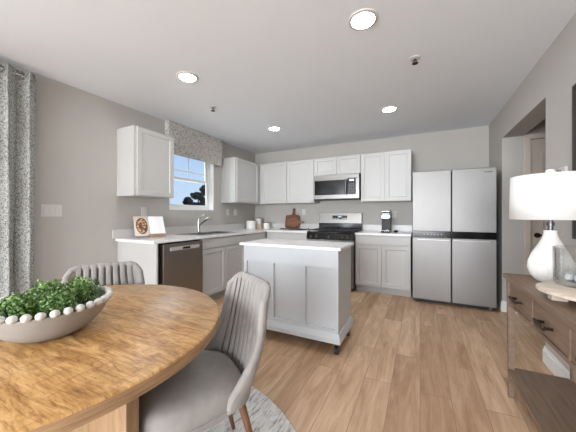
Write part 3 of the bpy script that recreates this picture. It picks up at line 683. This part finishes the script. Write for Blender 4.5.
pts += [(-2.06,0.098),(-2.02,0.096),(-1.995,0.108),(-1.995,0.126),(-2.02,0.136),(-2.06,0.130)]
tag(outline_board(pts, 0.014, 'paddle_board', wood('paddle_wood', srgb(92,54,38), srgb(122,76,55), srgb(146,96,72), (3,12,12), n1=4), 0.16, 4.660, zc+0.019), 'small round paddle board with a sideways handle in front of the square board', 'cutting board')
m = MB(); m.box(-2.43, -1.90, 4.50, 4.72, zc, zc+0.009)
tr_ = thing('serving_tray', 'thin black tray under the cutting boards', 'tray', (-2.16, 4.61, zc))
m.build('tray_base', dark_m, tr_, bevel=0.003)
m = MB(); m.box(-2.43, -1.90, 4.50, 4.506, zc+0.0092, zc+0.018); m.box(-2.43, -2.424, 4.506, 4.654, zc+0.0092, zc+0.018); m.box(-1.906, -1.90, 4.506, 4.72, zc+0.0092, zc+0.018); m.build('tray_rim', dark_m, tr_)
# coffee maker
kx, ky = -0.475, 4.45
t = thing('coffee_maker', 'slim black single-serve coffee maker with silver top', 'coffee maker', (kx, ky, zc))
MB().box(kx-0.065, kx+0.065, ky-0.14, ky+0.12, zc, zc+0.03).build('base', black_m, t, bevel=0.006)
MB().box(kx-0.062, kx+0.062, ky+0.0, ky+0.12, zc+0.0305, zc+0.30).build('water_tank', dark_m, t, bevel=0.008)
hd = MB().box(kx-0.065, kx+0.065, ky-0.13, ky-0.001, zc+0.205, zc+0.315).build('brew_head', black_m, t, bevel=0.01, seg=3)
MB().box(kx-0.055, kx+0.055, ky-0.133, ky-0.1305, zc+0.235, zc+0.262).build('chrome_band', chrome_m, hd)
MB().box(kx-0.062, kx+0.062, ky-0.125, ky+0.11, zc+0.316, zc+0.345).build('lid', steel_b, t, bevel=0.008)['label'] = 'silver lid'
MB().box(kx-0.062, kx+0.062, ky-0.10, ky-0.001, zc+0.0305, zc+0.204).build('front_column', dark_m, t)
m = MB().box(kx-0.05, kx+0.05, ky-0.136, ky-0.101, zc+0.0305, zc+0.038); m.build('drip_tray', chrome_m, t)
dsh = thing('pod_dish', 'tiny dark dish on the counter right of the coffee maker', 'dish', (-0.345, 4.52, zc))
MB().lathe([(0.02,0),(0.034,0.012),(0.036,0.022),(0.033,0.022),(0.0001,0.008)], (-0.345,4.52,zc), 24).build('bowl', dark_m, dsh, smooth=True)
MB().lathe([(0.02,0),(0.026,0.022),(0.0001,0.024)], (-0.345,4.52,zc+0.0125), 20).build('pod', plain('pod_brown', srgb(90,70,58), 0.5), dsh, smooth=True)

# cookbook on a wooden stand (local frame: x along the book, -y towards the reader)
bkx, bky, bang = -3.035, 2.185, math.radians(66)
t = thing('book_stand', 'small wooden stand holding the open cookbook on the left counter', 'book stand', (bkx, bky, zc), bang)
MB().box(-0.02, 0.165, -0.10, 0.02, 0, 0.022).build('ledge', wood('stand_wood', srgb(120,96,78), srgb(150,124,104), srgb(176,150,128), (3,14,14), n1=3), t, world=False, bevel=0.002)
MB().box(-0.02, 0.165, -0.10, -0.090, 0.0225, 0.045).build('front_lip', MATS['stand_wood'], t, world=False, bevel=0.001)
MB().hexa([(-0.05,-0.012,0.0225),(0.05,-0.012,0.0225),(0.05,0.0,0.0225),(-0.05,0.0,0.0225)], [(-0.05,0.105,0.17),(0.05,0.105,0.17),(0.05,0.117,0.17),(-0.05,0.117,0.17)]).build('back_rest', MATS['stand_wood'], t, world=False)
t = thing('cookbook', 'open cookbook with a food photo page, propped on the left counter', 'book', (bkx, bky, zc+0.023), bang)
def page_block(sgn, name, mat, off=0.0, th=0.010, wd=0.168, hh=0.235, inset=0.0):
    m = MB(); n = 8; vs = []
    for k in range(2):
        for j in range(2):
            for i in range(n+1):
                u = i/n; x = sgn*(0.002+u*wd*(1-inset)); z = (inset*0.5*hh if j == 0 else hh*(1-inset*0.5))
                yb_ = -0.062+0.19*(z/hh)*0.85 - 0.020*math.sin(PI*min(1,u*1.3)*0.7)+ (-0.014*u)
                vs.append((x, yb_-off-(0 if k == 0 else -th), z))
    def ix(k,j,i): return k*2*(n+1)+j*(n+1)+i
    fs = []
    for i in range(n):
        fs += [(ix(0,0,i),ix(0,0,i+1),ix(0,1,i+1),ix(0,1,i)), (ix(1,0,i),ix(1,1,i),ix(1,1,i+1),ix(1,0,i+1)), (ix(0,0,i),ix(1,0,i),ix(1,0,i+1),ix(0,0,i+1)), (ix(0,1,i),ix(0,1,i+1),ix(1,1,i+1),ix(1,1,i))]
    fs += [(ix(0,0,0),ix(0,1,0),ix(1,1,0),ix(1,0,0)), (ix(0,0,n),ix(1,0,n),ix(1,1,n),ix(0,1,n))]
    return m.add(vs, fs).build(name, mat, t, world=False)
paper = plain('paper', srgb(232,230,228), 0.7, var=0.01)
pl_ = page_block(-1, 'left_pages', plain('paper_warm', srgb(226,212,202), 0.7, var=0.02)); page_block(1, 'right_pages', paper)
m2, t2, b2 = nodes_of('food_photo')
cc = t2.nodes.new('ShaderNodeTexCoord'); vor = t2.nodes.new('ShaderNodeTexVoronoi'); vor.inputs['Scale'].default_value = 34; t2.links.new(cc.outputs['Object'], vor.inputs['Vector'])
t2.links.new(cramp(t2, vor.outputs['Distance'], [(0.1, srgb(228,202,168)), (0.4, srgb(182,140,100)), (0.62, srgb(104,66,44))]), b2.inputs['Base Color']); b2.inputs['Roughness'].default_value = 0.5
# printed picture: a round dish of pastries (flat print following the page)
m = MB(); vs = [];  ring = 28
def on_page(x, z, d):
    u = (-x-0.002)/0.168; return (x, -0.062+0.19*(z/0.235)*0.85-0.020*math.sin(PI*min(1,u*1.3)*0.7)-0.014*u-d, z)
def blob(r1, r2, z0, z1, cx=-0.085, cz=0.118, d=0.0008):
    mm = MB(); K = 6
    vs = []
    for i in range(ring):
        a = 2*PI*i/ring
        for k in range(K+1):
            r = r1*(k/K) if k else 0.0001
            vs.append(on_page(cx+r*math.cos(a), cz+r*r2/r1*math.sin(a), d))
    fs = [(i*(K+1)+k, i*(K+1)+k+1, ((i+1)%ring)*(K+1)+k+1, ((i+1)%ring)*(K+1)+k) for i in range(ring) for k in range(K)]
    return mm.add(vs, fs)
blob(0.066, 0.098, 0, 0).build('dish_print', plain('print_brown', srgb(96,62,44), 0.5), t, world=False)
blob(0.056, 0.086, 0, 0, d=0.0014).build('food_print', m2, t, world=False)
MB().box(-0.17, 0.17, -0.046, -0.040, 0.001, 0.012).build('cover', plain('cover_brown', srgb(120,96,80), 0.6), t, world=False)

# ------------------------------------------------------------------ rug, dining table
TX, TY = -1.272, 0.504
tag(MB().lathe([(1.04,0.001),(1.045,0.006),(1.035,0.011),(0.0001,0.011)], (TX,TY,0), 96).build('round_rug', rug_m, smooth=True), 'round cream rug with grey streaks under the dining table', 'rug')
t = thing('dining_table', 'round honey wood dining table in the left foreground', 'table', (TX, TY, 0.012))
MB().lathe([(0.600,0.7155),(0.6225,0.718),(0.625,0.7215),(0.625,0.7545)], (TX,TY,0), 160).build('table_rim', rim_m, t, smooth=True)
MB().lathe([(0.62495,0.7547),(0.6225,0.7585),(0.6195,0.760),(0.0001,0.760)], (TX,TY,0), 160).build('tabletop', top_m, t, smooth=True)
for k, ang in enumerate((math.radians(7), math.radians(97))):
    c, s_ = math.cos(ang), math.sin(ang); m = MB()
    segs = [(-0.42, 0.42)] if k == 0 else [(-0.42, -0.026), (0.026, 0.42)]
    for a, b in segs:
        P = lambda u, v: (TX+u*c-v*s_, TY+u*s_+v*c)
        bq = [P(a,-0.025), P(b,-0.025), P(b,0.025), P(a,0.025)]
        m.prism(bq, 0.012, 0.715)
    m.build('base_slab', base_m, t, bevel=0.003)

# ------------------------------------------------------------------ bowl of greenery
BX, BY, RB = -1.215, 0.478, 0.184
t = thing('beaded_bowl', 'wide white bowl with a beaded rim on the dining table', 'bowl', (BX, BY, 0.7605))
MB().lathe([(0.082,0.0),(0.098,0.004),(0.130,0.026),(0.160,0.060),(0.183,0.102),(0.179,0.106),(0.154,0.064),(0.122,0.034),(0.085,0.014),(0.0001,0.012)], (BX,BY,0.7605), 72).build('bowl_body', bowl_m, t, smooth=True)
nb = 34
for i in range(nb):
    a = 2*PI*i/nb+0.05
    MB().ball((BX+RB*0.985*math.cos(a), BY+RB*0.985*math.sin(a), 0.7605+0.1135), 0.0135, 16, 10, 0.95).build('rim_bead', bead_m, t, smooth=True)
def plant(x, y, r, hgt, label):
    z0 = 0.7605+0.045
    t = thing('leafy_plant', label, 'plant', (x, y, z0), 0, 'small leafy plants in the beaded bowl')
    m = MB()
    for _ in range(16):
        a = R.uniform(0, 6.28); q = R.uniform(0.2, 0.85)*r
        m.tube([(x+0.01*math.cos(a), y+0.01*math.sin(a), z0), (x+q*0.6*math.cos(a), y+q*0.6*math.sin(a), z0+hgt*0.5), (x+q*math.cos(a), y+q*math.sin(a), z0+hgt*0.85)], 0.0013, 5)
    m.build('stems', stem_m, t)
    m = MB()
    leaf_cloud(m, [(x, y, z0+hgt*0.55, r, r, hgt*0.48)], 640, 0.0060, R, 0.9)
    leaf_cloud(m, [(x+R.uniform(-0.4,0.4)*r, y+R.uniform(-0.4,0.4)*r, z0+hgt*0.7, r*0.55, r*0.55, hgt*0.38) for _ in range(5)], 150, 0.0060, R, 0.9)
    m.build('foliage', leaf_m, t)
plant(-1.225, 0.585, 0.072, 0.128, 'leafy green plant at the right end of the beaded bowl')
plant(-1.145, 0.462, 0.062, 0.105, 'leafy green plant at the front of the beaded bowl')
plant(-1.285, 0.50, 0.070, 0.125, 'leafy green plant at the back of the beaded bowl')
plant(-1.215, 0.385, 0.066, 0.112, 'leafy green plant at the left end of the beaded bowl')
tag(MB().lathe([(0.095,0.027),(0.128,0.050),(0.132,0.056),(0.0001,0.060)], (BX,BY,0.7605), 40).build('moss_bed', soil_m, smooth=True), 'dark moss filling the beaded bowl beneath the plants', 'moss')

# ------------------------------------------------------------------ chairs
def make_chair():
    t = thing('dining_chair', 'x', 'chair', (0,0,0.0), 0, 'velvet dining chairs')
    # seat cushion (local +y is forward)
    m = MB(); n = 56; rings = [(0.93,0.372),(0.985,0.385),(1.0,0.42),(0.995,0.452),(0.965,0.472),(0.88,0.484),(0.70,0.490),(0.4,0.493),(0.12,0.494)]
    vs = []
    for k, (q, z) in enumerate(rings):
        for i in range(n):
            a = 2*PI*i/n; ca, sa = math.cos(a), math.sin(a); e = 0.55
            x = 0.220*q*math.copysign(abs(ca)**e, ca); y = 0.215*q*math.copysign(abs(sa)**e, sa)
            if y < 0: x *= 1-0.14*(-y/0.215)
            dip = 0.012*(1-min(1,abs(y)/0.22)) if False else 0
            vs.append((x, y+0.042, z-0.012+(0.006*math.cos(PI*y/0.45) if k > 4 else 0)))
    fs = [(k*n+i, k*n+(i+1)%n, (k+1)*n+(i+1)%n, (k+1)*n+i) for k in range(len(rings)-1) for i in range(n)]
    fs.append(tuple(range(n-1,-1,-1))); fs.append(tuple((len(rings)-1)*n+i for i in range(n)))
    m.add(vs, fs).build('seat', velvet_m, t, world=False, smooth=True)
    pp = []
    for i in range(57):
        a = 2*PI*i/56; ca, sa = math.cos(a), math.sin(a)
        x = 0.2215*math.copysign(abs(ca)**0.55, ca); y = 0.2165*math.copysign(abs(sa)**0.55, sa)
        if y < 0: x *= 1-0.14*(-y/0.215)
        pp.append((x, y+0.042, 0.396))
    sp_ = MB().tube(pp, 0.0035, 8).build('seat_piping', velvet_m, t, world=False, smooth=True)
    # backrest shell: wraps the seat low down, narrows to the top
    NS, NT = 150, 36
    def P(s, tt, side):
        ang = s*PI/2
        xn = math.copysign(abs(math.sin(ang))**0.85, s)
        ztop = 0.848-0.050*max(0.0, (abs(xn)-0.70)/0.30)**2.4
        z = 0.388+(ztop-0.385)*tt
        k = (z-0.385)/0.475
        w_ = 0.175+0.020*math.sin(PI*min(1, k*1.15)*0.95)-0.004*k
        L = 0.030+0.085*max(0.0, 1-max(0.0, (z-0.43))/0.22)**1.6
        x = w_*xn; y = -0.178-0.082*k+L*(1-math.cos(ang)**0.8)
        nx_, ny_ = abs(math.sin(ang))**2.2*(1 if s > 0 else -1), -max(0.12, math.cos(ang))
        ln = math.hypot(nx_, ny_); nx_ /= ln; ny_ /= ln
        if side == 0:
            d = 0.0
            if abs(xn) < 0.86:
                q = (xn/0.86+1)*4; f = abs(q-round(q))          # eight channels
                d = -0.014*math.exp(-(f/0.12)**2)+0.0025*math.sin(PI*(q % 1.0))
            x -= nx_*d; y -= ny_*d
        else:
            th = 0.034
            x += nx_*th; y += ny_*th
        return (x, y, z)
    vs = []; fs = []
    for side in (0, 1):
        for j in range(NT+1):
            for i in range(NS+1): vs.append(P(-1+2*i/NS, j/NT, side))
    q0 = (NS+1)*(NT+1); I = lambda sd, j, i: sd*q0+j*(NS+1)+i
    for j in range(NT):
        for i in range(NS):
            fs.append((I(0,j,i),I(0,j,i+1),I(0,j+1,i+1),I(0,j+1,i))); fs.append((I(1,j,i),I(1,j+1,i),I(1,j+1,i+1),I(1,j,i+1)))
        fs.append((I(0,j,0),I(0,j+1,0),I(1,j+1,0),I(1,j,0))); fs.append((I(0,j,NS),I(1,j,NS),I(1,j+1,NS),I(0,j+1,NS)))
    for i in range(NS):
        fs.append((I(0,0,i),I(1,0,i),I(1,0,i+1),I(0,0,i+1))); fs.append((I(0,NT,i),I(0,NT,i+1),I(1,NT,i+1),I(1,NT,i)))
    b = MB().add(vs, fs).build('backrest', velvet_m, t, world=False, smooth=True)
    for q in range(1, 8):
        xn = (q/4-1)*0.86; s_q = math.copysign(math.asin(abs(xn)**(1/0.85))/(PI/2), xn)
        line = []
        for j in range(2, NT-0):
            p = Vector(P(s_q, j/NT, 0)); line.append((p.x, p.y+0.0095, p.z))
        MB().tube(line, 0.0022, 6).build('crease_shade', crease_shade_m, t, world=False, smooth=True)  # dark tube in each groove stands in for the crease's shade
    # piping along the free edge
    path = [P(-1, j/NT, 0) for j in range(NT+1)]+[P(-1+2*i/NS, 1, 0) for i in range(1, NS)]+[P(1, j/NT, 0) for j in range(NT, -1, -1)]
    path2 = [P(-1, j/NT, 1) for j in range(NT+1)]+[P(-1+2*i/NS, 1, 1) for i in range(1, NS)]+[P(1, j/NT, 1) for j in range(NT, -1, -1)]
    mid = [tuple((a_+b_)/2 for a_, b_ in zip(p, q)) for p, q in zip(path, path2)]
    MB().tube(mid, 0.0178, 12).build('edge_roll', velvet_m, t, world=False, smooth=True)
    for sx in (-1, 1):
        MB().tube([(sx*0.155, 0.19, 0.3595), (sx*0.185, 0.235, 0.0)], [0.017, 0.010], 14).build('leg', walnut_m, t, world=False, smooth=True)
        MB().tube([(sx*0.148, -0.140, 0.3595), (sx*0.172, -0.232, 0.0)], [0.017, 0.010], 14).build('leg', walnut_m, t, world=False, smooth=True)
    return t
ch = make_chair()
def place(o, x, y, fwd, label, z=0.0115):
    o.location = (x, y, z); o.rotation_euler.z = math.atan2(-fwd[0], fwd[1]); o['label'] = label
place(ch, -0.888, 0.884, (-0.5, -0.866), 'taupe velvet dining chair in front, seat and ribbed back fully shown')
ch2 = copy_tree(ch)
place(ch2, -1.575, 0.865, (0.88, -0.475), 'taupe velvet dining chair behind the table, only its ribbed back top showing')

# ------------------------------------------------------------------ console table
cx0, cx1, cy0, cy1 = 0.500, 0.865, 0.95, 2.245
t = thing('console_table', 'brown wooden console table with two drawers along the right wall', 'table', ((cx0+cx1)/2, 1.6, 0))
MB().box(cx0, cx1, cy0, cy1, 0.772, 0.80).build('tabletop', console_m, t, bevel=0.003)
lx = 0.04; li = 0.012
for x in (cx0+li, cx1-li-lx):
    for y in (cy0+0.03, cy1-0.03-lx):
        MB().hexa([(x+0.006,y+0.006,0),(x+lx-0.006,y+0.006,0),(x+lx-0.006,y+lx-0.006,0),(x+0.006,y+lx-0.006,0)], [(x,y,0.7715),(x+lx,y,0.7715),(x+lx,y+lx,0.7715),(x,y+lx,0.7715)]).build('leg', console_m, t, bevel=0.002)
ya_, yb_ = cy0+0.03+lx+0.001, cy1-0.03-lx-0.001
m = MB(); xa = cx0+li+0.004
m.box(xa, xa+0.02, ya_, yb_, 0.610, 0.628); m.box(xa, xa+0.02, ya_, yb_, 0.752, 0.7715)
dw = (yb_-ya_)
mids = [ya_, ya_+dw*0.5-0.011, yb_-0.0]
for q in (1, 2): m.box(xa, xa+0.02, ya_+dw*q/3-0.009, ya_+dw*q/3+0.009, 0.628, 0.752)
m.box(cx1-li-0.03, cx1-li-0.012, ya_, yb_, 0.61, 0.7715); m.box(cx0+li+lx+0.001, cx1-li-lx-0.001, cy1-0.062, cy1-0.044, 0.61, 0.7715); m.box(cx0+li+lx+0.001, cx1-li-lx-0.001, cy0+0.044, cy0+0.062, 0.61, 0.7715)
m.build('apron', console_m, t)
brz = plain('drawer_bronze', srgb(58, 48, 42), 0.35, metal=0.85); brf = plain('pull_face', srgb(176, 158, 140), 0.35, metal=0.7)
def drawers(ya, yb):
    d = MB().box(xa+0.004, xa+0.30, ya+0.004, yb-0.004, 0.631, 0.749).build('drawer', console_m, t, bevel=0.002)
    yc = (ya+yb)/2; m = MB()
    m.box(xa-0.024, xa+0.0035, yc-0.052, yc-0.040, 0.682, 0.694); m.box(xa-0.024, xa+0.0035, yc+0.040, yc+0.052, 0.682, 0.694); m.box(xa-0.034, xa-0.0245, yc-0.058, yc+0.058, 0.680, 0.697)
    m.build('drawer_pull', brz, d, bevel=0.001)
drawers(ya_, ya_+dw/3-0.009); drawers(ya_+dw/3+0.009, ya_+dw*2/3-0.009); drawers(ya_+dw*2/3+0.009, yb_)
MB().box(cx0+0.004, cx1-0.006, cy0+0.024, cy1-0.022-0.0, 0.163, 0.190).build('shelf', console_m, t, bevel=0.002) if False else None
m = MB(); m.box(cx0+li+lx+0.001, cx1-li-lx-0.001, cy0+0.035, cy1-0.035, 0.163, 0.190); m.box(cx0+0.008, cx0+li+lx+0.001, ya_, yb_, 0.163, 0.190); m.box(cx1-li-lx-0.001, cx1-0.01, ya_, yb_, 0.163, 0.190)
m.build('shelf', console_m, t)

# lamp
lx_, ly_ = 0.685, 2.075; lz = 0.8005
t = thing('table_lamp', 'white ribbed table lamp with a drum shade on the console table', 'lamp', (lx_, ly_, lz))
MB().lathe([(0.060,0),(0.068,0.006),(0.090,0.035),(0.102,0.075),(0.099,0.115),(0.081,0.165),(0.055,0.215),(0.037,0.255),(0.030,0.285),(0.031,0.300),(0.0001,0.301)], (lx_,ly_,lz), 264,
           rf=lambda a, z: 1+0.010*math.cos(44*a)*(1 if 0.01 < z < 0.27 else 0)).build('lamp_base', cer_m, t, smooth=True)
MB().lathe([(0.013,0.3015),(0.013,0.325),(0.018,0.327),(0.018,0.345),(0.012,0.35),(0.012,0.40),(0.0001,0.401)], (lx_,ly_,lz), 20).build('socket', grey_m, t, smooth=True)
zs0, zs1 = 1.163-lz, 1.420-lz
sh = MB().lathe([(0.187,zs0),(0.182,zs1)], (lx_,ly_,lz), 96); sh.f = [f for f in sh.f if len(f) == 4]
sh = sh.build('lamp_shade', shade_m, t, smooth=True); q = sh.modifiers.new('thick', 'SOLIDIFY'); q.thickness = 0.003; sh['label'] = 'white drum shade'
m = MB(); m.tube([(lx_,ly_,lz+0.4015),(lx_,ly_,1.426)], 0.003, 8)
for a in (0.4, 0.4+2*PI/3, 0.4+4*PI/3): m.tube([(lx_,ly_,1.414),(lx_+0.181*math.cos(a),ly_+0.181*math.sin(a),1.414)], 0.002, 6)
m.build('harp', grey_m, t)
MB().lathe([(0.010,0),(0.021,0.008),(0.024,0.018),(0.018,0.030),(0.0001,0.034)], (lx_,ly_,1.4265), 20).build('finial', cer_m, t, smooth=True)

# round wooden riser with glass vase
qx, qy = 0.690, 1.628
t = thing('wooden_riser', 'round pale wooden riser board with block feet on the console table', 'riser', (qx, qy, 0.8005))
MB().lathe([(0.190,0.036),(0.196,0.040),(0.196,0.050),(0.191,0.054),(0.0001,0.054)], (qx,qy,0.8005), 80).build('board_top', riser_m, t, smooth=True)
for a in (3.08, 1.51, -0.06, -1.63):
    x, y = qx+0.125*math.cos(a), qy+0.125*math.sin(a)
    MB().box(x-0.028, x+0.028, y-0.022, y+0.022, 0.8005, 0.8360).build('foot', riser_m, t, bevel=0.002)
vx_, vy_, vz_ = 0.683, 1.735, 0.855
t = thing('glass_vase', 'clear glass hurricane vase on the round wooden riser', 'vase', (vx_, vy_, vz_))
MB().lathe([(0.088,0.0),(0.094,0.006),(0.097,0.03),(0.098,0.178),(0.0955,0.180),(0.0935,0.178),(0.0925,0.032),(0.088,0.022),(0.0001,0.020)], (vx_,vy_,vz_), 64).build('glass_body', glass_m, t, smooth=True)
RR = random.Random(3); crystal_m = plain('crystal', srgb(196, 200, 202), 0.08, var=0.3, scale=40, coat=1.0)
for i in range(7):
    a = RR.uniform(0, 6.28); q = RR.uniform(0.0, 0.055); r_ = RR.uniform(0.017, 0.022)
    px, py = vx_+(0.045*math.cos(i*2*PI/6) if i < 6 else 0), vy_+(0.045*math.sin(i*2*PI/6) if i < 6 else 0)
    m = MB().ball((px, py, vz_+0.0205+r_*0.95), r_, 7, 5, 0.95)
    tag(m.build('crystal_chunk', crystal_m), 'small glassy crystal chunk lying inside the clear vase', 'crystal', 'crystal chunks in the glass vase')

# picture frame on the right wall
t = thing('picture_frame', 'dark framed picture at the right edge of the wall', 'picture', (XR, 2.05, 1.037))
py0, py1, pz0, pz1 = 1.65, 2.345, 1.037, 2.02; m = MB(); f = 0.02; xa, xb = XR-0.028, XR-0.001
m.box(xa,xb,py0,py1,pz0,pz0+f).box(xa,xb,py0,py1,pz1-f,pz1).box(xa,xb,py0,py0+f,pz0+f,pz1-f).box(xa,xb,py1-f,py1,pz0+f,pz1-f)
m.build('frame', plain('frame_dark', srgb(46, 40, 36), 0.4), t)
MB().box(XR-0.012, XR-0.0012, py0+f, py1-f, pz0+f, pz1-f).build('artwork', fabric('art_beige', [(0.35, srgb(104, 90, 78)), (0.5, srgb(158, 140, 122)), (0.65, srgb(186, 170, 152))], 5, bmp=0), t)
# small wall device above the lamp shade
t = thing('wall_thermostat', 'small white and grey wall device showing just above the lamp shade', 'thermostat', (XR, 2.53, 1.49))
MB().box(XR-0.022, XR-0.001, 2.455, 2.545, 1.455, 1.525).build('housing', white_m, t, bevel=0.006)
MB().box(XR-0.030, XR-0.0225, 2.500, 2.585, 1.490, 1.506).build('dial_arm', grey_m, t, bevel=0.003)
